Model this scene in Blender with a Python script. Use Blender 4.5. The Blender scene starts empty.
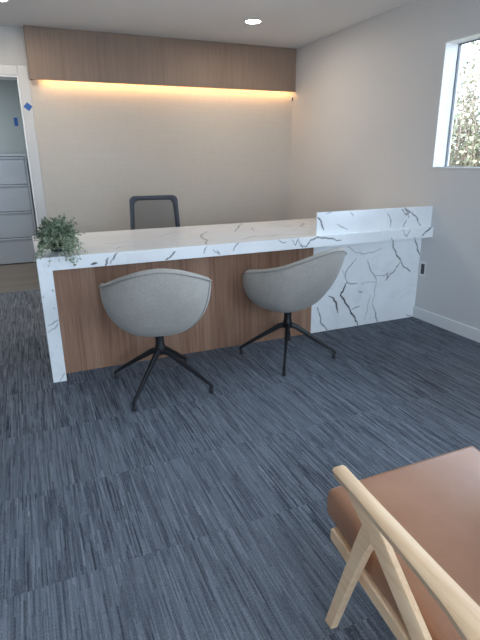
import bpy, bmesh, math, random
from mathutils import Vector, Matrix
R = math.radians
C = bpy.context.scene.collection
random.seed(7)

# ------------------------------------------------------------------ helpers
def link(o, parent=None):
    C.objects.link(o)
    if parent: o.parent = parent
    return o
def obj(name, bm, mat, parent=None, smooth=False, shift=None):
    """one mesh object out of one bmesh; coordinates are moved to the parent's frame by shift"""
    if shift is not None: bmesh.ops.translate(bm, verts=bm.verts, vec=-Vector(shift))
    bmesh.ops.recalc_face_normals(bm, faces=bm.faces)
    me = bpy.data.meshes.new(name); bm.to_mesh(me); bm.free()
    mats = mat if isinstance(mat, (list, tuple)) else [mat]
    for m in mats: me.materials.append(m)
    if smooth:
        for p in me.polygons: p.use_smooth = True
    return link(bpy.data.objects.new(name, me), parent)
def tag(o, label, cat, group=None):
    o['label'] = label; o['category'] = cat
    if group: o['group'] = group
    return o
def thing(name, label, cat, loc, rz=0, group=None):
    o = bpy.data.objects.new(name, None); o.empty_display_size = .1
    o.location = loc; o.rotation_euler = (0, 0, rz)
    link(o); return tag(o, label, cat, group)
def struct(o): o['kind'] = 'structure'; return o
def smooth_angle(o, deg=35):
    for p in o.data.polygons: p.use_smooth = True
    m = o.modifiers.new('split', 'EDGE_SPLIT'); m.split_angle = R(deg); return o
def bev(o, w, seg=2):
    m = o.modifiers.new('bevel', 'BEVEL'); m.width = w; m.segments = seg; m.limit_method = 'ANGLE'; m.angle_limit = R(40)
    return o
def add_box(bm, x0, x1, y0, y1, z0, z1, mi=0):
    v = [bm.verts.new((x, y, z)) for z in (z0, z1) for y in (y0, y1) for x in (x0, x1)]
    for f in ((0,1,3,2),(4,6,7,5),(0,4,5,1),(2,3,7,6),(0,2,6,4),(1,5,7,3)):
        bm.faces.new([v[i] for i in f]).material_index = mi
    return v
def boxbm(*a):
    bm = bmesh.new(); add_box(bm, *a); return bm
def add_loft(bm, rings, caps=True):
    """rings: lists of points, all the same length, closed sections"""
    rs = [[bm.verts.new(p) for p in r] for r in rings]; n = len(rs[0])
    for a, b in zip(rs, rs[1:]):
        for i in range(n): bm.faces.new((a[i], a[(i+1) % n], b[(i+1) % n], b[i]))
    if caps: bm.faces.new(rs[0][::-1]); bm.faces.new(rs[-1])
def add_tube(bm, pts, rad, n=10, caps=True):
    pts = [Vector(p) for p in pts]
    rad = rad if isinstance(rad, (list, tuple)) else [rad]*len(pts)
    up = Vector((0, 0, 1)); rings = []
    d0 = (pts[1]-pts[0]).normalized()
    nrm = d0.orthogonal().normalized()
    for i, p in enumerate(pts):
        d = (pts[min(i+1, len(pts)-1)]-pts[max(i-1, 0)]).normalized()
        nrm = (nrm - d*nrm.dot(d)).normalized(); b = d.cross(nrm)
        rings.append([p+(nrm*math.cos(2*math.pi*k/n)+b*math.sin(2*math.pi*k/n))*rad[i] for k in range(n)])
    add_loft(bm, rings, caps)
def add_lathe(bm, prof, n=24, c=(0,0,0)):
    rings = [[Vector((c[0]+r*math.cos(2*math.pi*k/n), c[1]+r*math.sin(2*math.pi*k/n), c[2]+z)) for k in range(n)] for r, z in prof]
    add_loft(bm, rings, True)
def add_prism(bm, poly, ax, lo, hi, lo_off=None):
    """poly: 2-D outline; extruded along axis ax (0 x, 1 y, 2 z) from lo to hi"""
    def P(a, b, t):
        return (t, a, b) if ax == 0 else ((a, t, b) if ax == 1 else (a, b, t))
    add_loft(bm, [[P(a, b, lo) for a, b in poly], [P(a, b, hi) for a, b in poly]])
def interp(keys, t):
    for (a, va), (b, vb) in zip(keys, keys[1:]):
        if t <= b:
            s = (t-a)/(b-a); s = s*s*(3-2*s) if False else s
            return va+(vb-va)*s
    return keys[-1][1]
def smooth_keys(keys, w=7):
    """sample linear keys densely and blur, so a rim has no corners"""
    n = 181; v = [interp(keys, i) for i in range(n)]
    for _ in range(3):
        v = [sum(v[abs(j) if abs(j) < n else 0] if j < n else v[2*(n-1)-j] for j in range(i-w, i+w+1))/(2*w+1) for i in range(n)]
    return lambda t: v[int(t)]+(v[min(int(t)+1, n-1)]-v[int(t)])*(t-int(t))

# ------------------------------------------------------------------ materials
def mat(name, col=(.5,.5,.5), rough=.5, metal=0, spec=.5, emit=None, estr=0, sheen=0):
    m = bpy.data.materials.new(name); m.use_nodes = True
    b = m.node_tree.nodes['Principled BSDF']
    b.inputs['Base Color'].default_value = (*col, 1); b.inputs['Roughness'].default_value = rough
    b.inputs['Metallic'].default_value = metal; b.inputs['Specular IOR Level'].default_value = spec
    if sheen: b.inputs['Sheen Weight'].default_value = sheen
    if emit: b.inputs['Emission Color'].default_value = (*emit, 1); b.inputs['Emission Strength'].default_value = estr
    return m
class G:
    """small wrapper to write node graphs"""
    def __init__(s, m): s.m = m; s.t = m.node_tree; s.n = s.t.nodes; s.l = s.t.links; s.b = s.n['Principled BSDF']
    def node(s, t, **kw):
        n = s.n.new(t)
        for k, v in kw.items(): setattr(n, k, v)
        return n
    def put(s, sock, v):
        if isinstance(v, bpy.types.NodeSocket): s.l.new(v, sock)
        else: sock.default_value = v
    def coord(s): return s.node('ShaderNodeTexCoord').outputs['Object']
    def geo(s): return s.node('ShaderNodeNewGeometry').outputs['Position']
    def scale(s, v, sc, off=(0,0,0)):
        n = s.node('ShaderNodeMapping'); s.l.new(v, n.inputs[0]); n.inputs['Scale'].default_value = sc; n.inputs['Location'].default_value = off
        return n.outputs[0]
    def noise(s, v, sc, det=3, rough=.5, dist=0):
        n = s.node('ShaderNodeTexNoise'); s.l.new(v, n.inputs['Vector']); n.inputs['Scale'].default_value = sc
        n.inputs['Detail'].default_value = det; n.inputs['Roughness'].default_value = rough; n.inputs['Distortion'].default_value = dist
        return n.outputs['Fac']
    def math(s, op, a, b=0, c=None):
        n = s.node('ShaderNodeMath', operation=op); s.put(n.inputs[0], a); s.put(n.inputs[1], b)
        if c is not None: s.put(n.inputs[2], c)
        return n.outputs[0]
    def sep(s, v): n = s.node('ShaderNodeSeparateXYZ'); s.l.new(v, n.inputs[0]); return n.outputs
    def comb(s, x=0, y=0, z=0):
        n = s.node('ShaderNodeCombineXYZ')
        for i, q in enumerate((x, y, z)): s.put(n.inputs[i], q)
        return n.outputs[0]
    def white(s, v):
        n = s.node('ShaderNodeTexWhiteNoise', noise_dimensions='3D'); s.l.new(v, n.inputs['Vector']); return n.outputs['Value']
    def ramp(s, f, stops):
        n = s.node('ShaderNodeValToRGB'); s.l.new(f, n.inputs[0]); e = n.color_ramp.elements
        while len(e) < len(stops): e.new(.5)
        for q, (p, c) in zip(e, stops): q.position = p; q.color = (*c, 1) if len(c) == 3 else c
        return n.outputs[0]
    def mix(s, f, a, b, mode='MIX'):
        n = s.node('ShaderNodeMix', data_type='RGBA', blend_type=mode)
        s.put(n.inputs[0], f); s.put(n.inputs[6], (*a, 1) if isinstance(a, tuple) else a); s.put(n.inputs[7], (*b, 1) if isinstance(b, tuple) else b)
        return n.outputs[2]
    def bump(s, h, strength, dist=.002):
        n = s.node('ShaderNodeBump'); s.l.new(h, n.inputs['Height']); n.inputs['Strength'].default_value = strength; n.inputs['Distance'].default_value = dist
        s.l.new(n.outputs[0], s.b.inputs['Normal'])
    def color(s, c): s.l.new(c, s.b.inputs['Base Color'])

def carpet_mat():
    m = mat('carpet tile', rough=.95, spec=.1); g = G(m); P = g.geo(); x, y, z = g.sep(P)
    # tiles of half a metre, each with its own phase
    tx = g.math('FLOOR', g.math('DIVIDE', g.math('ADD', x, .13), .5)); ty = g.math('FLOOR', g.math('DIVIDE', g.math('ADD', y, .07), .5))
    tile = g.white(g.comb(tx, ty, 3.3))
    def streak(w, ln, seed):
        cx = g.math('FLOOR', g.math('DIVIDE', x, w))
        r0 = g.white(g.comb(cx, ty, seed))
        yy = g.math('ADD', g.math('DIVIDE', y, ln), g.math('MULTIPLY', r0, 17.))
        cy = g.math('FLOOR', yy)
        return g.white(g.comb(cx, cy, g.math('ADD', ty, seed+.5)))
    a = streak(.0092, .19, 1.7); b = streak(.0047, .15, 5.1); c = streak(.0031, .10, 9.9)
    dl = g.math('LESS_THAN', streak(.0055, .27, 21.3), .20)
    fib = g.noise(g.scale(P, (300, 170, 100)), 1, 2, .7)
    f = g.math('ADD', g.math('MULTIPLY', a, .25), g.math('MULTIPLY', b, .35))
    f = g.math('ADD', f, g.math('MULTIPLY', c, .20)); f = g.math('ADD', f, g.math('MULTIPLY', tile, .04))
    f = g.math('ADD', f, g.math('MULTIPLY', g.math('SUBTRACT', fib, .5), 1.15))
    f = g.math('SUBTRACT', f, g.math('MULTIPLY', dl, .17))
    soft = g.math('MULTIPLY_ADD', g.math('GREATER_THAN', tile, .62), -.2, 1.)      # some tiles are softer
    f = g.math('ADD', .5, g.math('MULTIPLY', g.math('SUBTRACT', f, .5), soft))
    g.color(g.ramp(f, [(.0, (.040,.047,.059)), (.32, (.112,.126,.149)), (.60, (.182,.201,.231)), (.95, (.32,.345,.38))]))
    g.bump(g.math('ADD', fib, g.math('MULTIPLY', b, .6)), .35, .003); return m
def paint_mat(name, col, rough=.6, spec=.3):
    m = mat(name, col, rough, spec=spec); g = G(m); P = g.geo()
    g.bump(g.noise(P, 260, 2), .06, .001); return m
def wallcover_mat():
    m = mat('woven wallcovering', rough=.8, spec=.2); g = G(m); P = g.geo()
    h = g.noise(g.scale(P, (5, 5, 260)), 1, 3); k = g.noise(g.scale(P, (160, 5, 12)), 1, 2)
    f = g.math('ADD', g.math('MULTIPLY', h, .6), g.math('MULTIPLY', k, .4))
    g.color(g.ramp(f, [(.3, (.525,.48,.425)), (.7, (.58,.535,.475))])); g.bump(h, .08, .001); return m
def wood_mat(name, dark, mid, light, plank=.11, ax=0, grain=2, rough=.5, fine=1.):
    """veneer with the grain along axis `grain`, boards counted along axis `ax`"""
    m = mat(name, rough=rough, spec=.3); g = G(m); P = g.coord(); s = g.sep(P)
    pl = g.math('FLOOR', g.math('DIVIDE', s[ax], plank)); tone = g.white(g.comb(pl, 2.2, .7))
    off = g.comb(g.math('MULTIPLY', tone, 9.), g.math('MULTIPLY', tone, 5.), g.math('MULTIPLY', tone, 7.))
    v = g.node('ShaderNodeVectorMath', operation='ADD'); g.l.new(P, v.inputs[0]); g.l.new(off, v.inputs[1])
    k = [46, 46, 46]; k[grain] = 1.6
    n1 = g.noise(g.scale(v.outputs[0], tuple(k)), 1, 4, .6, .4)
    k2 = [230*fine]*3; k2[grain] = 5
    n2 = g.noise(g.scale(v.outputs[0], tuple(k2)), 1, 3, .6)
    f = g.math('ADD', g.math('MULTIPLY', n1, .6), g.math('MULTIPLY', n2, .38)); f = g.math('ADD', f, g.math('MULTIPLY', tone, .18))
    g.color(g.ramp(f, [(.32, dark), (.52, mid), (.74, light)])); g.bump(n2, .1, .001); return m
def marble_mat():
    m = mat('veined white quartz', rough=.16, spec=.5); g = G(m); P = g.coord()
    at = g.node('ShaderNodeAttribute', attribute_name='vein')
    cloud = g.noise(P, 3.2, 4, .6)
    # faint wandering veins everywhere
    w = g.noise(P, 2.3, 6, .62, .9); line = g.math('SUBTRACT', 1, g.math('MULTIPLY', g.math('ABSOLUTE', g.math('SUBTRACT', w, .5)), 60.), )
    line = g.math('MULTIPLY', g.math('MAXIMUM', line, 0), g.math('GREATER_THAN', g.noise(P, 1.7, 2), .53))
    base = g.ramp(cloud, [(.3, (.80,.80,.80)), (.7, (.89,.89,.885))])
    base = g.mix(g.math('MULTIPLY', line, .16), base, (.46,.45,.43))
    br = g.noise(P, 38, 3, .7)
    vf = g.math('MULTIPLY', at.outputs['Fac'], g.math('MULTIPLY_ADD', br, 1.2, .45)); n = g.math('MINIMUM', vf, 1.)
    g.color(g.mix(n, base, (.045,.047,.055))); return m
def fabric_mat(name, a, b):
    m = mat(name, rough=.9, spec=.15, sheen=.15); g = G(m); P = g.coord()
    n = g.noise(g.scale(P, (330, 330, 330)), 1, 3, .7); big = g.noise(P, 14, 3)
    mid = g.noise(g.scale(P, (150, 150, 60)), 1, 3, .75)
    f = g.math('ADD', g.math('ADD', g.math('MULTIPLY', n, .45), g.math('MULTIPLY', mid, .4)), g.math('MULTIPLY', big, .15))
    g.color(g.ramp(f, [(.3, a), (.68, b)])); g.bump(n, .35, .0015); return m
def leather_mat():
    m = mat('brown leather', rough=.36, spec=.5); g = G(m); P = g.coord()
    n = g.noise(P, 5, 4, .6); v = g.node('ShaderNodeTexVoronoi'); v.inputs['Scale'].default_value = 260; g.l.new(P, v.inputs['Vector'])
    g.b.inputs['Coat Weight'].default_value = .22; g.b.inputs['Coat Roughness'].default_value = .32
    g.color(g.ramp(n, [(.3, (.36,.165,.088)), (.7, (.43,.215,.122))]))
    g.bump(g.math('ADD', v.outputs['Distance'], g.math('MULTIPLY', n, 3.)), .12, .0015); return m
def glass_mat():
    m = bpy.data.materials.new('window glass'); m.use_nodes = True; t = m.node_tree; t.nodes.clear()
    o = t.nodes.new('ShaderNodeOutputMaterial'); mx = t.nodes.new('ShaderNodeMixShader'); fr = t.nodes.new('ShaderNodeFresnel')
    a = t.nodes.new('ShaderNodeBsdfTransparent'); b = t.nodes.new('ShaderNodeBsdfGlossy'); b.inputs['Roughness'].default_value = .02
    a.inputs[0].default_value = (.96,.98,.97,1); fr.inputs[0].default_value = 1.2
    t.links.new(fr.outputs[0], mx.inputs[0]); t.links.new(a.outputs[0], mx.inputs[1]); t.links.new(b.outputs[0], mx.inputs[2]); t.links.new(mx.outputs[0], o.inputs[0])
    return m
def leaf_mat(name, a, b, sc=9, trans=.25):
    m = mat(name, rough=.55, spec=.3); g = G(m); P = g.coord()
    g.color(g.ramp(g.noise(P, sc, 3, .7), [(.32, a), (.68, b)])); g.b.inputs['Subsurface Weight'].default_value = 0
    return m
def mesh_fabric_mat():
    """open knit: threads opaque, holes see-through"""
    m = mat('chair mesh', (.075,.08,.09), .8, spec=.2); g = G(m); P = g.coord(); x, y, z = g.sep(P)
    a = g.math('LESS_THAN', g.math('FRACT', g.math('MULTIPLY', x, 150.)), .36); b = g.math('LESS_THAN', g.math('FRACT', g.math('MULTIPLY', z, 150.)), .27)
    g.l.new(g.math('MAXIMUM', a, b), g.b.inputs['Alpha']); return m

M = dict(
 casing=mat('off-white casing paint', (.56,.55,.535), .4),
 carpet=carpet_mat(), wall=paint_mat('white wall paint', (.645,.635,.625)), wall_dim=paint_mat('warm white paint dimmed for low light', (.50,.485,.465)), ceil=paint_mat('ceiling paint', (.80,.79,.785), .8),  # paint by the doorway is darkened in its colour for the dimmer light there
 trim=mat('white trim paint', (.78,.78,.775), .35), wallcover=wallcover_mat(), sidewall=paint_mat('grey green paint', (.36,.40,.405)),
 wood=wood_mat('walnut veneer', (.15,.074,.044), (.275,.148,.092), (.385,.228,.152), .105), valwood_shaded=wood_mat('walnut veneer greyed for shade', (.205,.143,.107), (.245,.174,.132), (.285,.206,.160), .62),  # valance is the same walnut, its colour greyed to stand for shade
 marble=marble_mat(), fabric=fabric_mat('light grey tweed', (.27,.244,.213), (.475,.434,.385)), welt=fabric_mat('grey piping', (.17,.16,.15), (.29,.275,.26)),
 black=mat('black metal', (.008,.008,.010), .45, .0, .35), rubber=mat('black plastic', (.02,.02,.022), .6), charcoal=mat('charcoal plastic', (.022,.025,.034), .5),
 chairmesh=mesh_fabric_mat(), seatfab=fabric_mat('charcoal fabric', (.03,.03,.035), (.07,.07,.075)), leather=leather_mat(),
 ash=wood_mat('pale ash', (.72,.45,.25), (.87,.59,.36), (.93,.70,.47), .2, 0, 1, .42), 
 led=mat('led strip', (1,.8,.5), .5, emit=(1,.56,.22), estr=27), lamp=mat('downlight lens', (1,1,1), .4, emit=(1,.93,.84), estr=34),
 glass=glass_mat(), frame=mat('window frame grey', (.16,.165,.17), .4), cab=paint_mat('grey cabinet enamel', (.43,.465,.52), .4), cabdark=mat('shadow gap', (.24,.255,.28), .6),
 tape=mat('blue painters tape', (.02,.10,.35), .6), vinyl=wood_mat('brown plank flooring', (.115,.096,.08), (.16,.135,.115), (.20,.17,.145), .15, 1, 0),
 pot=mat('dark planter', (.02,.021,.023), .5), leaf=leaf_mat('small leaves', (.06,.085,.052), (.31,.37,.25), 40), sprig=leaf_mat('trailing leaves', (.17,.22,.13), (.40,.45,.32), 40), stem=mat('green stem', (.06,.08,.035), .6),
 shrub=leaf_mat('shrub leaves', (.115,.125,.075), (.36,.345,.24), 5), bark=mat('grey bark', (.33,.25,.205), .9), ground=paint_mat('pale concrete', (.42,.40,.38)),
 plate=mat('white plastic', (.75,.75,.75), .35), grout=mat('dark socket', (.045,.048,.055), .5),
)

# veins of the quartz, in metres on their own faces: (strength, points)
PANEL = [(4, [(-0.298, 0.686), (-0.284, 0.607), (-0.245, 0.544), (-0.188, 0.479), (-0.089, 0.398)]), (3, [(-0.206, 0.48), (-0.244, 0.423), (-0.302, 0.378), (-0.323, 0.35), (-0.312, 0.405), (-0.351, 0.383)]), (4, [(-0.071, 0.66), (-0.044, 0.608), (-0.027, 0.557), (-0.002, 0.524)]), (5, [(-0.859, 0.278), (-0.812, 0.253), (-0.787, 0.21), (-0.771, 0.137)]), (3.5, [(-0.955, 0.201), (-0.929, 0.128), (-0.915, 0.066), (-0.855, -0.005)]), (2.5, [(-0.627, 0.547), (-0.67, 0.502), (-0.706, 0.467), (-0.72, 0.41), (-0.699, 0.369)]), (5, [(-0.699, 0.369), (-0.726, 0.322), (-0.752, 0.272), (-0.707, 0.21), (-0.655, 0.142), (-0.603, 0.073), (-0.573, 0.006)]), (2.5, [(-0.699, 0.369), (-0.6, 0.352)]), (2.5, [(-0.636, 0.144), (-0.562, 0.161)]), (2.5, [(-0.521, 0.528), (-0.497, 0.467), (-0.432, 0.381), (-0.422, 0.36)]), (1.6, [(-0.422, 0.36), (-0.432, 0.279), (-0.44, 0.156)]), (3, [(-0.44, 0.156), (-0.4, 0.046), (-0.376, 0.004)]), (1.8, [(-0.714, 0.649), (-0.655, 0.607), (-0.572, 0.577), (-0.479, 0.583), (-0.398, 0.606)]), (1.5, [(-0.747, 0.471), (-0.709, 0.419)]), (1.5, [(-0.46, 0.242), (-0.486, 0.121), (-0.508, 0.039)]), (3, [(-0.584, 0.29), (-0.564, 0.274), (-0.548, 0.282)]), (2.5, [(-0.082, 0.024), (-0.012, -0.007)]), (1.5, [(-0.45, 0.393), (-0.34, 0.392)]), (1.4, [(-0.564, 0.339), (-0.433, 0.341)])]
UPSTAND = [(4, [(-1.035, 0.885), (-1.007, 0.859), (-0.995, 0.826), (-0.982, 0.797)]), (2, [(-0.871, 0.829), (-0.824, 0.807), (-0.775, 0.781)]), (2.5, [(-0.434, 0.883), (-0.396, 0.831), (-0.391, 0.785)]), (3.5, [(-0.298, 0.906), (-0.255, 0.864), (-0.218, 0.882), (-0.274, 0.915), (-0.226, 0.842)]), (3.5, [(-0.205, 0.881), (-0.147, 0.838), (-0.103, 0.774)]), (3, [(-0.27, 0.773), (-0.25, 0.823)]), (2, [(-0.966, 0.909), (-0.921, 0.916)]), (2, [(-0.761, 0.908), (-0.736, 0.878)])]
FRONT = [(4.5, [(-1.109, 0.735), (-1.044, 0.753), (-0.955, 0.739), (-0.851, 0.72)]), (3, [(-0.404, 0.705), (-0.387, 0.683)]), (3, [(-0.309, 0.763), (-0.255, 0.705), (-0.23, 0.754)]), (6, [(-0.104, 0.701), (-0.063, 0.734), (-0.018, 0.762), (-0.005, 0.767)]), (3, [(-0.183, 0.694), (-0.153, 0.667)]), (5, [(-2.579, 0.701), (-2.548, 0.705)]), (5, [(-2.5, 0.689), (-2.484, 0.728)]), (4, [(-2.474, 0.695), (-2.443, 0.741), (-2.426, 0.756)]), (5, [(-2.134, 0.69), (-2.099, 0.712), (-2.075, 0.736)]), (3, [(-1.886, 0.709), (-1.867, 0.751)]), (3, [(-1.825, 0.73), (-1.78, 0.692), (-1.798, 0.719)]), (3.5, [(-1.685, 0.707), (-1.656, 0.752), (-1.642, 0.764)]), (3, [(-1.359, 0.758), (-1.317, 0.733), (-1.296, 0.739)]), (3, [(-1.249, 0.75), (-1.222, 0.711), (-1.202, 0.756), (-1.168, 0.688)]), (4, [(-1.19, 0.709), (-1.136, 0.695), (-1.105, 0.74), (-1.04, 0.76)])]
TOP = [(2.5, [(-2.112, -0.134), (-2.052, 0.049)]), (2.5, [(-2.441, 0.363), (-2.391, 0.301), (-2.289, 0.374)]), (2, [(-2.413, 0.12), (-2.349, 0.199)]), (2, [(-2.046, 0.495), (-1.903, 0.65), (-1.845, 0.669)]), (3, [(-1.861, 0.016), (-1.796, 0.275), (-1.654, 0.577)]), (3, [(-1.472, 0.483), (-1.321, 0.759), (-1.23, 0.913)]), (2.5, [(-1.584, 0.099), (-1.457, 0.2), (-1.322, 0.173), (-1.172, 0.17), (-1.003, 0.114)]), (2.5, [(-1.258, 0.632), (-1.325, 0.439)]), (3, [(-0.782, 0.781), (-0.768, 0.667), (-0.869, 0.56), (-0.89, 0.439)]), (2.5, [(-1.001, 0.591), (-0.892, 0.631)])]
LEG = [(5, [(-2.856, 0.365), (-2.8, 0.388)]), (4, [(-2.862, 0.322), (-2.809, 0.359), (-2.804, 0.371)]), (4, [(-2.833, 0.005), (-2.809, 0.044), (-2.804, 0.057)]), (7, [(-2.811, 0.57), (-2.806, 0.567)]), (4, [(-2.814, 0.47), (-2.813, 0.459)]), (4, [(-2.864, 0.542), (-2.863, 0.531)])]

# light levels and chair headings
SKY, SUN, SIDE, DOWN, EXPO = 8.4, 14, 26, 8, .1
CH1, CH2 = -11, 18

# ------------------------------------------------------------------ the room
XL, YF, YB, ZC = -4.9, -4.4, 2.303, 2.398      # left wall, wall behind the camera, wall behind the desk, ceiling
DX0, DX1, DZ, YJ = -3.66, -2.795, 2.006, 2.49  # doorway into the side room; its far side
WT = .16
struct(obj('floor', boxbm(XL, 0, YF, YJ, -.12, 0), M['carpet']))
struct(obj('floor_side_room', boxbm(XL, -2.58, YJ, 4.62, -.12, -.002), M['vinyl']))
bm = boxbm(XL-WT, WT, YF-WT, YJ, ZC, ZC+.12); add_box(bm, XL-WT, -2.42, YJ, 4.78, ZC, ZC+.12)
struct(obj('ceiling', bm, M['ceil']))
WY0, WY1, WZ0, WZ1 = -1.75, .08, 1.198, 2.05   # window in the right wall
TY0, TY1, TZ0, TZ1 = -4.2, -2.3, .12, 2.12      # tall glazing further along the same wall, behind the camera
bm = bmesh.new()
add_box(bm, 0, WT, WY1, YJ, -.12, ZC); add_box(bm, 0, WT, TY1, WY0, -.12, ZC); add_box(bm, 0, WT, YF-WT, TY0, -.12, ZC)
add_box(bm, 0, WT, TY0, TY1, -.12, TZ0); add_box(bm, 0, WT, TY0, TY1, TZ1, ZC)
add_box(bm, 0, WT, WY0, WY1, -.12, WZ0); add_box(bm, 0, WT, WY0, WY1, WZ1, ZC)
struct(obj('wall_right', bm, M['wall']))
struct(obj('wall_left', boxbm(XL-WT, XL, YF-WT, 4.78, -.12, ZC), M['wall']))
bm = bmesh.new()
add_box(bm, -2.7, 0, YB, YJ, -.12, ZC, 1); add_box(bm, DX1, -2.7, YB, YJ, -.12, ZC)
add_box(bm, DX0, DX1, YB, YJ, DZ, ZC); add_box(bm, XL, DX0, YB, YJ, -.12, ZC)
struct(obj('wall_back', bm, [M['wall_dim'], M['wallcover']]))
SX0, SX1, SZ0, SZ1 = -3.7, -.35, .6, 2.3      # shop window behind the camera
bm = bmesh.new()
add_box(bm, XL, SX0, YF-WT, YF, -.12, ZC); add_box(bm, SX1, 0, YF-WT, YF, -.12, ZC)
add_box(bm, SX0, SX1, YF-WT, YF, -.12, SZ0); add_box(bm, SX0, SX1, YF-WT, YF, SZ1, ZC)
struct(obj('wall_front', bm, M['wall']))
struct(obj('wall_side_room_back', boxbm(XL, -2.42, 4.62, 4.78, -.12, ZC), M['sidewall']))
struct(obj('wall_side_room_right', boxbm(-2.58, -2.42, YJ, 4.62, -.12, ZC), M['sidewall']))

def frame_boxes(axis, a0, a1, z0, z1, d0, d1, w, bars=()):
    bm = bmesh.new()
    def B(u0, u1, w0, w1):
        if axis == 'y': add_box(bm, d0, d1, u0, u1, w0, w1)
        else: add_box(bm, u0, u1, d0, d1, w0, w1)
    B(a0, a0+w, z0, z1); B(a1-w, a1, z0, z1); B(a0+w, a1-w, z0, z0+w); B(a0+w, a1-w, z1-w, z1)
    for q in bars: B(q-w/2, q+w/2, z0+w, z1-w)
    return bm
def window(name, axis, a0, a1, z0, z1, d0, d1, w, bars, fm):
    e = bpy.data.objects.new(name, None); link(e); struct(e)
    bev(obj('window_frame', frame_boxes(axis, a0, a1, z0, z1, d0, d1, w, bars), fm, e), .003)
    dm = (d0+d1)/2
    b = boxbm(dm-.003, dm+.003, a0+w*.5, a1-w*.5, z0+w*.5, z1-w*.5) if axis == 'y' else boxbm(a0+w*.5, a1-w*.5, dm-.003, dm+.003, z0+w*.5, z1-w*.5)
    obj('window_glass', b, M['glass'], e); return e
w1 = window('window_1', 'y', WY0, WY1, WZ0, WZ1, .115, .14, .012, (), M['frame'])
# white reveal lining of the opening
bm = bmesh.new(); t = .006
add_box(bm, -.002, .115, WY1-t, WY1, WZ0, WZ1); add_box(bm, -.002, .115, WY0, WY0+t, WZ0, WZ1)
add_box(bm, -.002, .115, WY0+t, WY1-t, WZ1-t, WZ1)
obj('reveal_lining', bm, M['trim'], w1)
obj('window_sill', boxbm(-.006, .115, WY0+t, WY1-t, WZ0, WZ0+.008), M['trim'], w1)
window('window_2', 'x', SX0, SX1, SZ0, SZ1, YF-.1, YF-.05, .05, (-2.6, -1.5), M['frame'])

window('window_3', 'y', TY0, TY1, TZ0, TZ1, .09, .14, .05, (-3.25,), M['frame'])
# baseboards and door casing
def baseboard(name, *a): struct(bev(obj(name, boxbm(*a), M['trim']), .004))
baseboard('baseboard_right', -.014, 0, YF, .111, 0, .092)
baseboard('baseboard_left', XL, XL+.014, YF, YB, 0, .092)
baseboard('baseboard_back', -2.708, -.0, YB-.014, YB, 0, .092)
cw = .085; ty = YB-.018
d1 = struct(bpy.data.objects.new('door_1', None)); link(d1)
bm = bmesh.new(); add_box(bm, DX1, DX1+cw, ty, YB, 0, DZ+cw); bev(obj('door_casing', bm, M['casing'], d1), .004)
bm = bmesh.new(); add_box(bm, DX0-cw, DX0, ty, YB, 0, DZ+cw); bev(obj('door_casing', bm, M['casing'], d1), .004)
bm = bmesh.new(); add_box(bm, DX0, DX1, ty, YB, DZ, DZ+cw); bev(obj('door_casing', bm, M['casing'], d1), .004)
bm = bmesh.new(); j = .012
add_box(bm, DX1-j, DX1, ty+.006, YJ, 0, DZ); add_box(bm, DX0, DX0+j, ty+.006, YJ, 0, DZ); add_box(bm, DX0+j, DX1-j, ty+.006, YJ, DZ-j, DZ)
obj('door_jamb', bm, M['trim'], d1)

# ------------------------------------------------------------------ valance with its light strip
VZ, VY = 1.975, 2.226
va = thing('wood_valance', 'long walnut valance box under the ceiling above the woven wall', 'valance', (-1.35, VY, VZ))
sh = va.location.copy()
bm = bmesh.new(); xs = [-2.70, -2.086, -1.472, -.858, -.002]
for a, b in zip(xs, xs[1:]): obj('valance_panel', boxbm(a+.0008, b-.0008, VY, VY+.018, VZ, ZC-.001), M['valwood_shaded'], va, shift=sh)
obj('end_panel', boxbm(-2.70, -2.682, VY+.018, YB-.001, VZ, ZC-.001), M['valwood_shaded'], va, shift=sh)
bm.free()
obj('backing_rail', boxbm(-2.68, -.004, VY+.018, VY+.034, VZ+.02, VZ+.07), M['trim'], va, shift=sh)
ls = thing('led_strip', 'glowing warm light strip along the lower back edge of the walnut valance', 'light strip', (-1.32, VY+.03, VZ))
obj('glowing_tape', boxbm(-2.60, -.03, VY+.019, VY+.029, VZ+.004, VZ+.014), M['led'], ls, shift=ls.location)
lc = thing('led_connector', 'tiny white cable connector hanging in the corner under the right valance end', 'connector', (-.028, YB-.045, VZ-.098))
bm = bmesh.new(); add_tube(bm, [(0,0,0), (0,0,.006), (0,0,.05), (0,0,.056)], [.009, .015, .015, .009], 12); obj('sleeve', bm, M['plate'], lc, True)
bm = bmesh.new(); add_tube(bm, [(0,0,.05), (.002,.004,.075), (0,.0,.115)], .003, 8); obj('cable', bm, M['plate'], lc, True)
bm = bmesh.new(); add_box(bm, -.006, .006, -.018, -.012, .008, .044); obj('dark_insert', bm, M['charcoal'], lc)

# ------------------------------------------------------------------ downlights
def downlight(x, y, label):
    t = thing('recessed_downlight', label, 'ceiling light', (x, y, ZC), 0, 'recessed ceiling downlights')
    bm = bmesh.new()
    n = 36; pr = [(.066, -.0005), (.080, -.0005), (.080, -.004), (.066, -.007)]
    rings = [[Vector((r*math.cos(2*math.pi*k/n), r*math.sin(2*math.pi*k/n), z)) for k in range(n)] for r, z in pr+pr[:1]]
    add_loft(bm, rings, False); bmesh.ops.remove_doubles(bm, verts=bm.verts, dist=1e-5)
    obj('trim_ring', bm, M['trim'], t, True)
    bm = bmesh.new(); add_lathe(bm, [(.066, -.001), (.066, -.003), (.05, -.0045), (.001, -.005)], 36); obj('lens', bm, M['lamp'], t, True)
    l = bpy.data.lights.new('downlight_lamp', 'AREA'); l.shape = 'DISK'; l.size = .12; l.energy = DOWN; l.color = (1, .86, .70)
    lo = bpy.data.objects.new('downlight_lamp', l); lo.location = (0, 0, -.012); link(lo, t)
downlight(-.895, 1.401, 'round glowing ceiling downlight above the right half of the desk')
downlight(-2.875, 1.50, 'round ceiling downlight cut by the top left corner of the photo')

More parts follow.
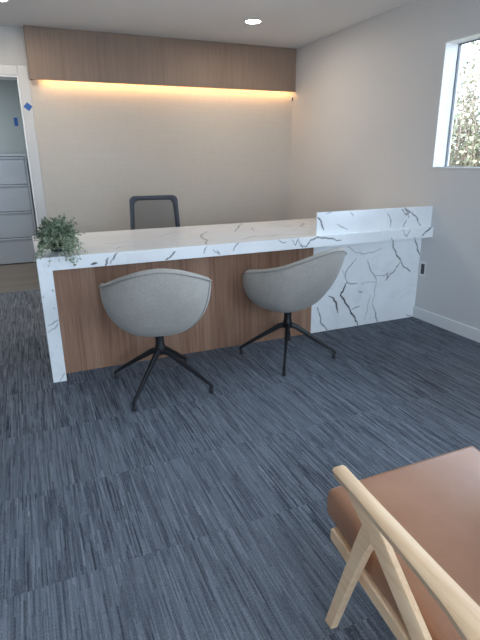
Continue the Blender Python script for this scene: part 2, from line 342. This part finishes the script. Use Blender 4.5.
# ------------------------------------------------------------------ reception desk
def veinfield(veins, seed):
    rnd = random.Random(seed); segs = []
    for w, pts in veins:
        p = [Vector(q) for q in pts]
        fine = [p[0]]
        for a, b in zip(p, p[1:]):
            d = b-a; nn = Vector((-d.y, d.x))
            for k in (1, 2, 3):
                j = rnd.uniform(-.10, .10) if k < 3 else 0
                fine.append(a+d*k/3+nn*j)
        ln = len(fine)-1
        for i, (a, b) in enumerate(zip(fine, fine[1:])):
            f = .7+.5*math.sin(math.pi*(i+.5)/ln)
            segs.append((a, b, (.55+w*.68)*.001*f*rnd.uniform(.75, 1.25), min(1., .30+w*.15)))
    cell = .06; grid = {}
    for s in segs:
        a, b, hw, st = s
        for i in range(int((min(a.x, b.x)-.02)//cell), int((max(a.x, b.x)+.02)//cell)+1):
            for k in range(int((min(a.y, b.y)-.02)//cell), int((max(a.y, b.y)+.02)//cell)+1):
                grid.setdefault((i, k), []).append(s)
    def f(x, y):
        best = 0.; q = Vector((x, y))
        for a, b, hw, st in grid.get((int(x//cell), int(y//cell)), ()):
            d = b-a; t = max(0., min(1., (q-a).dot(d)/max(d.length_squared, 1e-9))); r = (a+d*t-q).length
            best = max(best, st*max(0., min(1., 1.5-r/hw*.75)))
        return best
    return f
def marble_box(name, x0, x1, y0, y1, z0, z1, parent, sh, front=None, top=None, rf=.005, rt=.008):
    bm = bmesh.new(); lay = bm.loops.layers.float_color.new('vein')
    def grid(o, u, v, nu, nv, fn):
        vs = [[bm.verts.new(Vector(o)+Vector(u)*i/nu+Vector(v)*j/nv) for i in range(nu+1)] for j in range(nv+1)]
        for j in range(nv):
            for i in range(nu):
                f = bm.faces.new((vs[j][i], vs[j][i+1], vs[j+1][i+1], vs[j+1][i]))
                for lp in f.loops:
                    a = fn(lp.vert.co) if fn else 0.
                    lp[lay] = (a, a, a, 1)
    def N(d, r, on): return max(1, round(d/r)) if on else 1
    grid((x0,y0,z0), (x1-x0,0,0), (0,0,z1-z0), N(x1-x0,rf,front), N(z1-z0,rf,front), (lambda c: front(c.x, c.z)) if front else None)
    grid((x0,y0,z1), (x1-x0,0,0), (0,y1-y0,0), N(x1-x0,rt,top), N(y1-y0,rt,top), (lambda c: top(c.x, c.y)) if top else None)
    grid((x1,y1,z0), (x0-x1,0,0), (0,0,z1-z0), 1, 1, None); grid((x0,y1,z0), (x1-x0,0,0), (0,y0-y1,0), 1, 1, None)
    grid((x0,y1,z0), (0,y0-y1,0), (0,0,z1-z0), 1, 1, None); grid((x1,y0,z0), (0,y1-y0,0), (0,0,z1-z0), 1, 1, None)
    bmesh.ops.translate(bm, verts=bm.verts, vec=-Vector(sh))
    me = bpy.data.meshes.new(name); bm.to_mesh(me); bm.free(); me.materials.append(M['marble'])
    return link(bpy.data.objects.new(name, me), parent)
DL, DD, DH, DT, DS, XP = -2.873, .953, .76, .076, .111, -1.008
desk = thing('reception_desk', 'long reception desk with white veined quartz top, waterfall end and walnut front', 'desk', (-1.4, .4, 0))
sh = desk.location.copy()
ff = veinfield([(q*.72, p) for q, p in FRONT]+[(q*.42, p) for q, p in LEG], 3); tf = veinfield(TOP, 4); pf = veinfield(PANEL, 5); uf = veinfield(UPSTAND, 6)
o = marble_box('countertop', DL, -.001, 0, DD, DH-DT, DH, desk, sh, ff, tf)
o = marble_box('waterfall_end', DL, DL+.077, 0, DD, 0, DH-DT, desk, sh, ff, None)
o = marble_box('quartz_front_panel', XP, -.001, DS, DS+.02, .001, DH-DT, desk, sh, pf, None); o['label'] = 'white quartz front panel with dark cracks'
o = marble_box('upstand', -1.038, -.001, .031, .051, DH, .919, desk, sh, uf, None); o['label'] = 'raised quartz ledge'
obj('walnut_front_panel', boxbm(DL+.077, XP, DS, DS+.02, .001, DH-DT), M['wood'], desk, shift=sh)['label'] = 'walnut veneer front panel'
obj('support_panel', boxbm(XP-.01, XP+.01, DS+.02, DD-.05, 0, DH-DT), M['wood'], desk, shift=sh)

# ------------------------------------------------------------------ swivel tub chairs
rim_h = smooth_keys([(0,.784), (20,.771), (40,.734), (62,.682), (85,.648), (103,.634), (113,.608), (126,.555), (140,.505), (155,.468), (168,.457), (180,.455)], 4)
SHB = .328
def rim_r(phi):
    s, c = abs(math.sin(phi)), math.cos(phi); b = .272 if c > 0 else .245; a = .303; e = 2.5
    d = abs(math.degrees(math.atan2(math.sin(phi), math.cos(phi))))
    return ((s/a)**e+(abs(c)/b)**e)**(-1/e)*(1+.03*math.exp(-((d-104)/13)**2))
def shell_pt(phi, rho, extra=0.):
    t = abs(math.degrees(phi)); h = rim_h(min(t, 180)); r = rim_r(phi)*rho
    n = 2.45; z = SHB+(h-SHB)*(1-max(0., 1-rho**n)**(1/n))
    back = max(0, math.cos(phi))                  # the back leans outwards a little
    return Vector((r*math.sin(phi), -r*math.cos(phi)-back*.105*max(0, z-.45)/.33, z))
def rho_at(phi, drop):
    h = rim_h(min(abs(math.degrees(phi)), 180)); f = max(.02, (h-drop-SHB)/(h-SHB)); n = 2.45
    return (1-(1-f)**n)**(1/n)
def tub_chair(name, label, loc, rz, legrot):
    t = thing(name, label, 'chair', loc, rz, 'grey tub chairs in front of the desk')
    bm = bmesh.new(); NU = 72
    rhos = [.12, .3, .45, .58, .69, .78, .855, .91, .95, .976, .992, 1.0]
    c = bm.verts.new((0, 0, SHB)); rows = []
    for rho in rhos: rows.append([bm.verts.new(shell_pt(-math.pi+2*math.pi*(i+.5)/NU, rho)) for i in range(NU)])
    for i in range(NU): bm.faces.new((c, rows[0][i], rows[0][(i+1) % NU]))
    for a, b in zip(rows, rows[1:]):
        for i in range(NU): bm.faces.new((a[i], b[i], b[(i+1) % NU], a[(i+1) % NU]))
    o = obj('upholstered_shell', bm, M['fabric'], t, True)
    m = o.modifiers.new('thick', 'SOLIDIFY'); m.thickness = .032; m.offset = -1
    m = o.modifiers.new('round', 'SUBSURF'); m.levels = 1; m.render_levels = 1
    # piping just under the rim, and a seam down each rear corner
    bm = bmesh.new(); pts = []
    for i in range(73):
        phi = R(-116+232*i/72); p = shell_pt(phi, rho_at(phi, .020)); q = Vector((p.x, p.y, 0)).normalized(); pts.append(p+q*.0015)
    add_tube(bm, pts, .0030, 8); w = obj('piping', bm, M['welt'], t, True)
    for s in (1,):
        bm = bmesh.new(); pts = []
        for i in range(15):
            phi = R(s*(56+5*i/14)); p = shell_pt(phi, rho_at(phi, .34-.32*i/14)); q = Vector((p.x, p.y, -.1)).normalized(); pts.append(p+q*.0008)
        add_tube(bm, pts, .0019, 6); obj('seam', bm, M['welt'], t, True)
    # seat pad
    bm = bmesh.new(); n = 48; rings = []
    for k, z in ((.96, .425), (1.0, .44), (1.0, .46), (.96, .472), (.8, .478), (.4, .481), (.02, .482)):
        rings.append([Vector((.232*k*math.copysign(abs(math.cos(2*math.pi*i/n))**.75, math.cos(2*math.pi*i/n)), .215*k*math.copysign(abs(math.sin(2*math.pi*i/n))**.75, math.sin(2*math.pi*i/n))+.01, z)) for i in range(n)])
    add_loft(bm, rings, True); obj('seat_pad', bm, M['fabric'], t, True)
    bm = bmesh.new(); add_lathe(bm, [(.012, .205), (.028, .207), (.031, .225), (.031, .238), (.027, .262), (.0245, .27), (.0245, .318), (.03, .322), (.05, .328), (.05, .341), (.04, .344)], 28)
    smooth_angle(obj('column', bm, M['black'], t), 40)
    for k in range(4):
        bm = bmesh.new(); rings = []
        for s_, hz, hw, hh in ((.012, .228, .021, .022), (.06, .213, .0185, .020), (.16, .150, .016, .0165), (.26, .086, .0135, .013), (.305, .056, .013, .0115), (.322, .043, .0125, .010), (.325, .034, .0115, .006)):
            rings.append([Vector((s_+dz*.3, w_*.66, hz+dz*.78)) for w_, dz in ((-hw, -hh*.7), (-hw, hh*.5), (-hw*.55, hh), (hw*.55, hh), (hw, hh*.5), (hw, -hh*.7), (hw*.5, -hh), (-hw*.5, -hh))])
        add_loft(bm, rings, True); lg = smooth_angle(obj('leg', bm, M['black'], t), 50)
        lg.rotation_euler = (0, 0, legrot-rz+k*math.pi/2)
        bm = bmesh.new(); add_lathe(bm, [(.010, 0), (.013, .003), (.013, .016), (.010, .026), (.010, .042)], 16, (.314, 0, 0)); obj('foot_glide', bm, M['rubber'], lg, True)
    return t
tub_chair('tub_chair', 'light grey tub chair nearest the potted plant, black four-legged base', (-2.28, -.31, 0), R(CH1), R(47.5))
tub_chair('tub_chair', 'light grey tub chair turned sideways in front of the veined quartz panel', (-1.39, -.213, 0), R(CH2), R(58.4))

# ------------------------------------------------------------------ office chair behind the desk
oc = thing('office_chair', 'dark mesh-back office chair behind the desk', 'office chair', (-1.885, 1.16, 0), R(-7))
def ring_path(inset, zlo=.50, n=8):
    """rounded trapezoid of the backrest, with a gentle curve"""
    pts = []
    cs = [(-.222+inset, zlo+inset, .05), (.222-inset, zlo+inset, .05), (.207-inset, .985-inset, .045), (-.207+inset, .985-inset, .045)]
    for k, (x, z, r) in enumerate(cs):
        a0 = (180, 270, 0, 90)[k]
        cx = x+(r if x < 0 else -r); cz = z+(r if z < .7 else -r)
        for i in range(n+1):
            a = R(a0+90*i/n); pts.append((cx+r*math.cos(a), cz+r*math.sin(a)))
    return pts
def back_y(x, z): return .20+.10*(z-.5)*.6-.30*x*x*0+.35*x*x*-1+.0
def bp(x, z, d=0.): return Vector((x, back_y(x, z)+d, z))
bm = bmesh.new(); a, b = ring_path(0), ring_path(.037)
vs = []
for (x0, z0), (x1, z1) in zip(a, b):
    vs.append([bm.verts.new(q) for q in (bp(x0, z0, -.010), bp((x0+x1)/2, (z0+z1)/2, -.015), bp(x1, z1, -.008), bp(x1, z1, .010), bp(x0, z0, .012))])
for i in range(len(vs)):
    p, q = vs[i], vs[(i+1) % len(vs)]
    for k in range(5): bm.faces.new((p[k], q[k], q[(k+1) % 5], p[(k+1) % 5]))
smooth_angle(obj('back_frame', bm, M['charcoal'], oc), 40)
bm = bmesh.new(); n = 14; rows = []
for j in range(n+1):
    z = .525+.435*j/n; hw = .222-.015*(z-.5)/.485-.026
    if z > .93: hw -= .012*(z-.93)/.03
    rows.append([bm.verts.new(bp(-hw+2*hw*i/n, z, 0)) for i in range(n+1)])
for j in range(n):
    for i in range(n): bm.faces.new((rows[j][i], rows[j][i+1], rows[j+1][i+1], rows[j+1][i]))
obj('mesh_back', bm, M['chairmesh'], oc, True)
bm = bmesh.new(); add_tube(bm, [(0,.03,.40), (0,.17,.40), (0,.235,.43), (0,.245,.53), (0,.235,.62)], [.028,.028,.026,.022,.015], 10); obj('back_bracket', bm, M['charcoal'], oc, True)
bm = bmesh.new(); add_box(bm, -.24, .24, -.26, .20, .43, .50); o = bev(obj('seat', bm, M['seatfab'], oc), .03, 4); smooth_angle(o, 60)
bm = bmesh.new(); add_box(bm, -.09, .09, -.10, .10, .385, .43); bev(obj('tilt_mechanism', bm, M['charcoal'], oc), .01)
bm = bmesh.new(); add_lathe(bm, [(.03, .08), (.03, .24), (.018, .241), (.018, .39)], 20); smooth_angle(obj('gas_lift', bm, M['black'], oc), 40)
for k in range(5):
    a = R(72*k+20); d = Vector((math.cos(a), math.sin(a), 0))
    bm = bmesh.new(); add_tube(bm, [d*.02+Vector((0,0,.105)), d*.18+Vector((0,0,.095)), d*.31+Vector((0,0,.075))], [.028, .022, .014], 10); obj('base_arm', bm, M['black'], oc, True)
    bm = bmesh.new(); s = Vector((-d.y, d.x, 0))
    for q in (-.014, .014): add_tube(bm, [d*.31+s*(q-.008)+Vector((0,0,.03)), d*.31+s*(q+.008)+Vector((0,0,.03))], .03, 18)
    add_tube(bm, [d*.31+Vector((0,0,.03)), d*.31+Vector((0,0,.078))], .007, 8)
    smooth_angle(obj('caster', bm, M['rubber'], oc), 40)

# ------------------------------------------------------------------ potted plant on the desk corner
def add_leaf(bm, p, d, up, L, W, rnd):
    d = d.normalized(); s = d.cross(up)
    if s.length < 1e-3: s = d.orthogonal()
    s.normalize(); n = s.cross(d)
    v = [bm.verts.new(q) for q in (p, p+d*L*.45+s*W*.5+n*W*.15, p+d*L, p+d*L*.45-s*W*.5+n*W*.15)]
    bm.faces.new((v[0], v[1], v[2])); bm.faces.new((v[0], v[2], v[3]))
def rdir(r): 
    while True:
        v = Vector((r.uniform(-1,1), r.uniform(-1,1), r.uniform(-1,1)))
        if .05 < v.length < 1: return v.normalized()
pl = thing('potted_plant', 'small bushy green plant in a dark pot on the left desk corner', 'plant', (-2.74, .215, DH))
bm = bmesh.new(); add_lathe(bm, [(.038, 0), (.042, .002), (.054, .085), (.057, .088), (.057, .098), (.05, .098), (.048, .085), (.002, .084)], 28)
smooth_angle(obj('pot', bm, M['pot'], pl), 40)
r = random.Random(11); fb = bmesh.new(); st = bmesh.new()
for k in range(300):                                   # bushy shoots that make a ball over the pot
    d = rdir(r); d.z = d.z*.8+.25; d.normalize(); L = r.uniform(.06, .128)
    p0 = Vector((r.uniform(-.03,.03), r.uniform(-.03,.03), .088)); pts = [p0, p0+d*L*.5+Vector((0,0,.014)), p0+d*L]
    for q in pts: q.z = max(q.z, .02)
    add_tube(st, pts, [.0012,.001,.0007], 4)
    for i in range(15):
        t = .25+.75*i/14; q = pts[0].lerp(pts[1], t*2) if t < .5 else pts[1].lerp(pts[2], t*2-1)
        add_leaf(fb, q+rdir(r)*.004, rdir(r)+d*.5, rdir(r), r.uniform(.012, .021), r.uniform(.008, .014), r)
obj('foliage', fb, M['leaf'], pl); obj('stems', st, M['stem'], pl)
tb = bmesh.new(); ts = bmesh.new()
for k in range(64):                                    # pale sprigs that spill to the sides and over the counter edge
    a = R(r.choice([r.uniform(160, 240), r.uniform(232, 268), r.uniform(275, 318), r.uniform(275, 330), r.uniform(-30, 60)]))
    d = Vector((math.cos(a), math.sin(a), 0)); L = r.uniform(.05, .105)
    if math.sin(a) < -.5 and abs(math.cos(a)) < .5: L = r.uniform(.13, .27)
    elif math.cos(a) < -.4: L *= .75
    pts = []; w1, w2 = r.uniform(0, 6), r.uniform(.004, .012)
    for i in range(9):
        t = i/8; q = d*(.035+L*t)+Vector((0, 0, .085+.035*math.sin(t*2.4)*r.uniform(.8,1.2)-.085*t**1.3))+Vector((math.sin(w1+t*7)*w2, math.cos(w1+t*6)*w2, 0))
        if q.y < -.217: q.z -= (-.217-q.y)*.8
        else: q.z = max(q.z, .012)
        pts.append(q)
    add_tube(ts, pts, .0008, 4)
    for i in range(22):
        t = .2+.8*i/21; u = t*8; j = min(int(u), 7); q = pts[j].lerp(pts[j+1], u-j)
        e = rdir(r)+d*.6; L_ = r.uniform(.013, .022)
        if q.y > -.215 and q.z < .03: e.z = abs(e.z)*.4
        add_leaf(tb, q+rdir(r)*.004, e, rdir(r), L_, L_*.65, r)
for bm_ in (tb, ts):                                   # nothing sinks into the counter
    for v in bm_.verts:
        if v.co.y > -.215: v.co.z = max(v.co.z, .003)
        elif v.co.z < 0: v.co.y = min(v.co.y, -.218)
obj('trailing_leaves', tb, M['sprig'], pl); obj('trailing_stems', ts, M['stem'], pl)

# ------------------------------------------------------------------ lounge chair
LX0, LX1 = -2.25, -1.615; LC = (LX0+LX1)/2
lo = thing('lounge_chair', 'brown leather lounge chair with pale wood frame, cut by the lower right corner', 'armchair', (LC, -2.3, 0))
sh = lo.location.copy()
SL = math.tan(R(11))
def slope_z(z, y): return z+(y+1.96)*SL
# seat cushion: a rounded slab with a soft crown
def cushion(name, x0, x1, L, T, place, crown=.012, rad=.026):
    bm = bmesh.new(); n = 14; w = x1-x0
    def f(t): return t
    us = [0, .012, .03, .06]+[.06+.88*i/n for i in range(1, n)]+[.94, .97, .988, 1]
    nu = len(us); top = []; bot = []
    def edge(u, ln):                                    # how far from the rim, 0..1 over the rounding
        d = min(u, 1-u)*ln; d = min(d/rad, 1); return math.sqrt(max(0, 1-(1-d)**2))
    for j, v in enumerate(us):
        ra, rb = [], []
        for i, u in enumerate(us):
            e = min(edge(u, w), edge(v, L)); c = crown*(1-(2*u-1)**2)*(1-(2*v-1)**2)
            h = T*.5*(.62+.38*e)
            ra.append((x0+w*u, v*L, T/2+h+c)); rb.append((x0+w*u, v*L, T/2-h))
        top.append(ra); bot.append(rb)
    A = [[bm.verts.new(place(*p)) for p in rw] for rw in top]; B = [[bm.verts.new(place(*p)) for p in rw] for rw in bot]
    for j in range(nu-1):
        for i in range(nu-1):
            bm.faces.new((A[j][i], A[j][i+1], A[j+1][i+1], A[j+1][i])); bm.faces.new((B[j][i], B[j+1][i], B[j+1][i+1], B[j][i+1]))
    for i in range(nu-1):
        bm.faces.new((A[0][i], B[0][i], B[0][i+1], A[0][i+1])); bm.faces.new((A[-1][i], A[-1][i+1], B[-1][i+1], B[-1][i]))
        bm.faces.new((A[i][0], A[i+1][0], B[i+1][0], B[i][0])); bm.faces.new((A[i][-1], B[i][-1], B[i+1][-1], A[i+1][-1]))
    o = obj(name, bm, M['leather'], lo, True, sh); m = o.modifiers.new('soft', 'SUBSURF'); m.levels = 1; m.render_levels = 1
    return o
CF, CT = -1.943, .108
cushion('seat_cushion', LX0+.040, LX1-.040, .565, CT, lambda x, y, z: (x, CF-y, slope_z(.283, CF-y)+z))
ca, sa = math.cos(R(22)), math.sin(R(22))
cushion('back_cushion', LX0+.05, LX1-.05, .50, .10, lambda x, y, z: (x, -2.63-y*sa+z*ca*.9, .26+y*ca+z*sa*.9))
for s in (0, 1):
    mx = (lambda x: x) if s == 0 else (lambda x: LX0+LX1-x)
    # armrest, widening and bowing outwards towards the rear
    top = [(-2.047, -2.236, -2.270), (-2.056, -2.2345, -2.2745), (-2.16, -2.243, -2.281), (-2.26, -2.249, -2.292), (-2.38, -2.2565, -2.304), (-2.46, -2.260, -2.315), (-2.53, -2.264, -2.330), (-2.62, -2.268, -2.345), (-2.70, -2.272, -2.345), (-2.74, -2.276, -2.335)]
    bm = bmesh.new(); rings = []
    for i, (y, xi, xo) in enumerate(top):
        e = .004 if i in (0, len(top)-1) else 0; h = .026-e; z = .537-e*.5
        rings.append([Vector((mx(x), y, zz)) for x, zz in ((xi, z-h), (xi, z-.004), (xi-.004, z), (xo+.005, z), (xo, z-.005), (xo+.006, z-h))])
    add_loft(bm, rings, True); smooth_angle(obj('armrest', bm, M['ash'], lo, shift=sh), 50)
    # long diagonal: from under the arm front down to the rear foot
    bm = bmesh.new(); pts = [(-2.075, .511, -2.15, .511), (-2.09, .480, -2.165, .498), (-2.115, .460, -2.182, .4835), (-2.15, .438, -2.205, .464), (-2.20, .405, -2.236, .4377), (-2.29, .3285, -2.326, .3613), (-2.40, .235, -2.436, .268), (-2.59, .074, -2.626, .1066), (-2.686, 0, -2.752, 0)]
    rings = []
    for y0, z0, y1, z1 in pts:
        b = .004
        rings.append([Vector((mx(x), y, z)) for x, y, z in ((LX0, y0, z0), (LX0, y1+b, z1-b), (LX0+b, y1, z1), (LX0+.022-b, y1, z1), (LX0+.022, y1+b, z1-b), (LX0+.022, y0, z0))])
    add_loft(bm, rings, True); smooth_angle(obj('rear_leg', bm, M['ash'], lo, shift=sh), 40)
    # front leg branching off the diagonal
    bm = bmesh.new(); rings = []
    for z, ya, yb in ((0, -2.022, -2.058), (.2, -2.078, -2.118), (.36, -2.124, -2.170), (.41, -2.139, -2.192), (.44, -2.15, -2.185)):
        b = .004
        rings.append([Vector((mx(x), y, z)) for x, y in ((LX0-.001, ya-b), (LX0-.001, yb+b), (LX0+b, yb), (LX0+.02, yb), (LX0+.02, ya), (LX0+b, ya))])
    add_loft(bm, rings, True); smooth_angle(obj('front_leg', bm, M['ash'], lo, shift=sh), 40)
    # side rail under the cushion
    bm = bmesh.new(); rings = []
    for y in (-1.978, -1.984, -2.3, -2.62):
        z = slope_z(.282, y); e = .004 if y == -1.978 else 0
        rings.append([Vector((mx(x), y, zz)) for x, zz in ((LX0+.036, z-.04+e), (LX0+.036, z-.004-e), (LX0+.040, z-e), (LX0+.066, z-e), (LX0+.066, z-.04+e))])
    add_loft(bm, rings, True); smooth_angle(obj('side_rail', bm, M['ash'], lo, shift=sh), 40)
    # upright behind the back cushion
    bm = bmesh.new(); y0, z0 = -2.56, .14; y1, z1 = -2.86, .74
    rings = [[Vector((mx(x), y0+(y1-y0)*t+dy, z0+(z1-z0)*t)) for x, dy in ((LX0+.067, -.02), (LX0+.067, .015), (LX0+.095, .015), (LX0+.095, -.02))] for t in (0, 1)]
    add_loft(bm, rings, True); obj('back_upright', bm, M['ash'], lo, shift=sh)
    bm = bmesh.new(); add_box(bm, min(mx(LX0+.03), mx(LX0+.068)), max(mx(LX0+.03), mx(LX0+.068)), -2.72, -2.64, .48, .515); obj('arm_block', bm, M['ash'], lo, shift=sh)
for y in (-2.10, -2.54):
    z = slope_z(.282, y); obj('cross_rail', boxbm(LX0+.066, LX1-.066, y-.02, y+.02, z-.04, z-.006), M['ash'], lo, shift=sh)
for t in (.35, .65, .97):
    obj('back_slat', boxbm(LX0+.095, LX1-.095, -2.56-.3*t-.015, -2.56-.3*t+.005, .14+.6*t-.03, .14+.6*t), M['ash'], lo, shift=sh)

# ------------------------------------------------------------------ small things on the walls
ot = thing('wall_outlet', 'small dark wall socket in the corner beside the quartz panel', 'outlet', (0, .062, .42))
bev(obj('cover_plate', boxbm(-.006, 0, -.028, .040, -.058, .058), M['plate'], ot), .002)
bev(obj('socket_insert', boxbm(-.012, -.006, -.020, .014, -.042, .040), M['grout'], ot), .002)
tp = thing('tape_diamond', 'blue tape diamond stuck on the white door casing', 'tape', (-2.747, YB-.0185, 1.752))
o = obj('tape_square', boxbm(-.028, .028, -.0008, 0, -.026, .026), M['tape'], tp); o.rotation_euler = (0, R(40), 0)
tp = thing('tape_strip', 'blue tape strip on the side room wall above the grey cabinet', 'tape', (-2.855, 4.62, 1.78))
obj('tape_piece', boxbm(-.022, .022, -.001, 0, -.052, .052), M['tape'], tp)

# ------------------------------------------------------------------ cabinet in the side room
fc = thing('filing_cabinet', 'grey four-drawer lateral filing cabinet seen through the doorway', 'cabinet', (-3.26, 4.3, 0))
sh = fc.location.copy(); cx0, cx1, cy0, cy1, ch = -3.72, -2.80, 4.06, 4.58, 1.37
bev(obj('cabinet_body', boxbm(cx0, cx1, cy0+.02, cy1, 0, ch-.03), M['cabdark'], fc, shift=sh), .003)
bev(obj('cabinet_top', boxbm(cx0-.004, cx1+.004, cy0-.004, cy1, ch-.03, ch), M['cab'], fc, shift=sh), .004)
for sx in (cx0, cx1-.022): obj('side_stile', boxbm(sx, sx+.022, cy0, cy0+.02, 0, ch-.03), M['cab'], fc, shift=sh)
for k in range(4):
    z0 = .012+.332*k
    dr = bev(obj('drawer', boxbm(cx0+.027, cx1-.027, cy0-.002, cy0+.02, z0, z0+.324), M['cab'], fc, shift=sh), .004)
    bev(obj('drawer_pull', boxbm(cx0+.03, cx1-.03, cy0-.009, cy0-.002, z0+.304, z0+.323), M['cab'], dr, shift=sh), .003)

# ------------------------------------------------------------------ outside
struct(obj('ground', boxbm(-14, 14, -16, 14, -.5, -.14), M['ground']))
def shrub(label, loc, seed, shoots, hgt, wx, wy):
    sb = thing('shrub', label, 'shrub', loc, 0, 'shrubs outside the window')
    r = random.Random(seed); fb = bmesh.new(); st = bmesh.new()
    for k in range(shoots):
        a = r.uniform(0, 2*math.pi); rr = math.sqrt(r.random()); p0 = Vector((math.cos(a)*rr*wx*.5, math.sin(a)*rr*wy*.55, 0))
        tip = Vector((math.cos(a)*rr*wx+r.uniform(-.2,.2), math.sin(a)*rr*wy+r.uniform(-.2,.2), (r.uniform(.5, 1)-.08*rr+.05*math.sin(a*3))*hgt))
        mid = p0.lerp(tip, .55)+Vector((r.uniform(-.15,.15), r.uniform(-.15,.15), .12)); pts = [p0, p0.lerp(mid, .5)+Vector((0,0,.1)), mid, tip]
        add_tube(st, pts, [.011, .008, .005, .002], 5)
        for i in range(40):
            t = .22+.78*(i/39)**.8; u = t*3; j = min(int(u), 2); q = pts[j].lerp(pts[j+1], u-j)
            add_leaf(fb, q+rdir(r)*.08, rdir(r), rdir(r), r.uniform(.045, .09), r.uniform(.022, .042), r)
    obj('shrub_foliage', fb, M['shrub'], sb); obj('shrub_branches', st, M['bark'], sb)
shrub('tall leafy shrub right outside the right-hand window', (1.75, 1.25, -.14), 5, 460, 2.72, .75, 1.5)
shrub('lower shrub behind the tall one outside the right-hand window', (3.3, 2.6, -.14), 8, 260, 2.45, .8, 1.7)

# ------------------------------------------------------------------ daylight, camera
w = bpy.data.worlds.new('sky'); bpy.context.scene.world = w; w.use_nodes = True
bg = w.node_tree.nodes['Background']; bg.inputs[0].default_value = (.65, .79, 1, 1); bg.inputs[1].default_value = SKY
sl = bpy.data.lights.new('sun', 'SUN'); sl.energy = SUN; sl.angle = R(1.2); sl.color = (1, .95, .86)
so = bpy.data.objects.new('sun', sl); so.rotation_euler = Vector((-.5, .35, .79)).to_track_quat('Z', 'Y').to_euler(); link(so)
def portal(name, loc, rot, sx, sy):
    l = bpy.data.lights.new(name, 'AREA'); l.shape = 'RECTANGLE'; l.size = sx; l.size_y = sy; l.cycles.is_portal = True
    o = bpy.data.objects.new(name, l); o.location = loc; o.rotation_euler = rot; link(o)
portal('window_daylight', (.10, (WY0+WY1)/2, (WZ0+WZ1)/2), (0, R(90), 0), WZ1-WZ0, WY1-WY0)
portal('tall_window_daylight', (.08, (TY0+TY1)/2, (TZ0+TZ1)/2), (0, R(90), 0), TZ1-TZ0, TY1-TY0)
portal('shop_window_daylight', ((SX0+SX1)/2, YF-.04, (SZ0+SZ1)/2), (R(90), 0, 0), SX1-SX0, SZ1-SZ0)
l = bpy.data.lights.new('side_room_fill', 'AREA'); l.shape = 'DISK'; l.size = .5; l.energy = SIDE; l.color = (.92, .97, 1)  # unseen light added to brighten the side room and cabinet
o = bpy.data.objects.new('side_room_fill', l); o.location = (-3.9, 3.5, ZC-.02); link(o)

cd = bpy.data.cameras.new('camera'); cam = bpy.data.objects.new('camera', cd); link(cam)
cd.sensor_fit = 'VERTICAL'; cd.sensor_height = 36; cd.lens = 488.006*36/640; cd.clip_start = .02
r_, u_, f_ = (.91825418, -.39586799, -.00988926), (.13180402, .28199206, .95032004), (.37341259, .87393879, -.31111738)
mt = Matrix.Identity(4)
for i in range(3): mt[i][0] = r_[i]; mt[i][1] = u_[i]; mt[i][2] = -f_[i]
mt.translation = (-2.889893, -2.918646, 1.268797); cam.matrix_world = mt
sc = bpy.context.scene; sc.camera = cam
sc.view_settings.view_transform = 'Standard'; sc.view_settings.look = 'None'; sc.view_settings.gamma = 1; sc.view_settings.use_curve_mapping = False
sc.view_settings.exposure = EXPO
sc.cycles.max_bounces = 10; sc.cycles.diffuse_bounces = 6; sc.cycles.transparent_max_bounces = 12; sc.cycles.use_denoising = True
sc.cycles.sample_clamp_indirect = 8; sc.cycles.caustics_reflective = False; sc.cycles.caustics_refractive = False
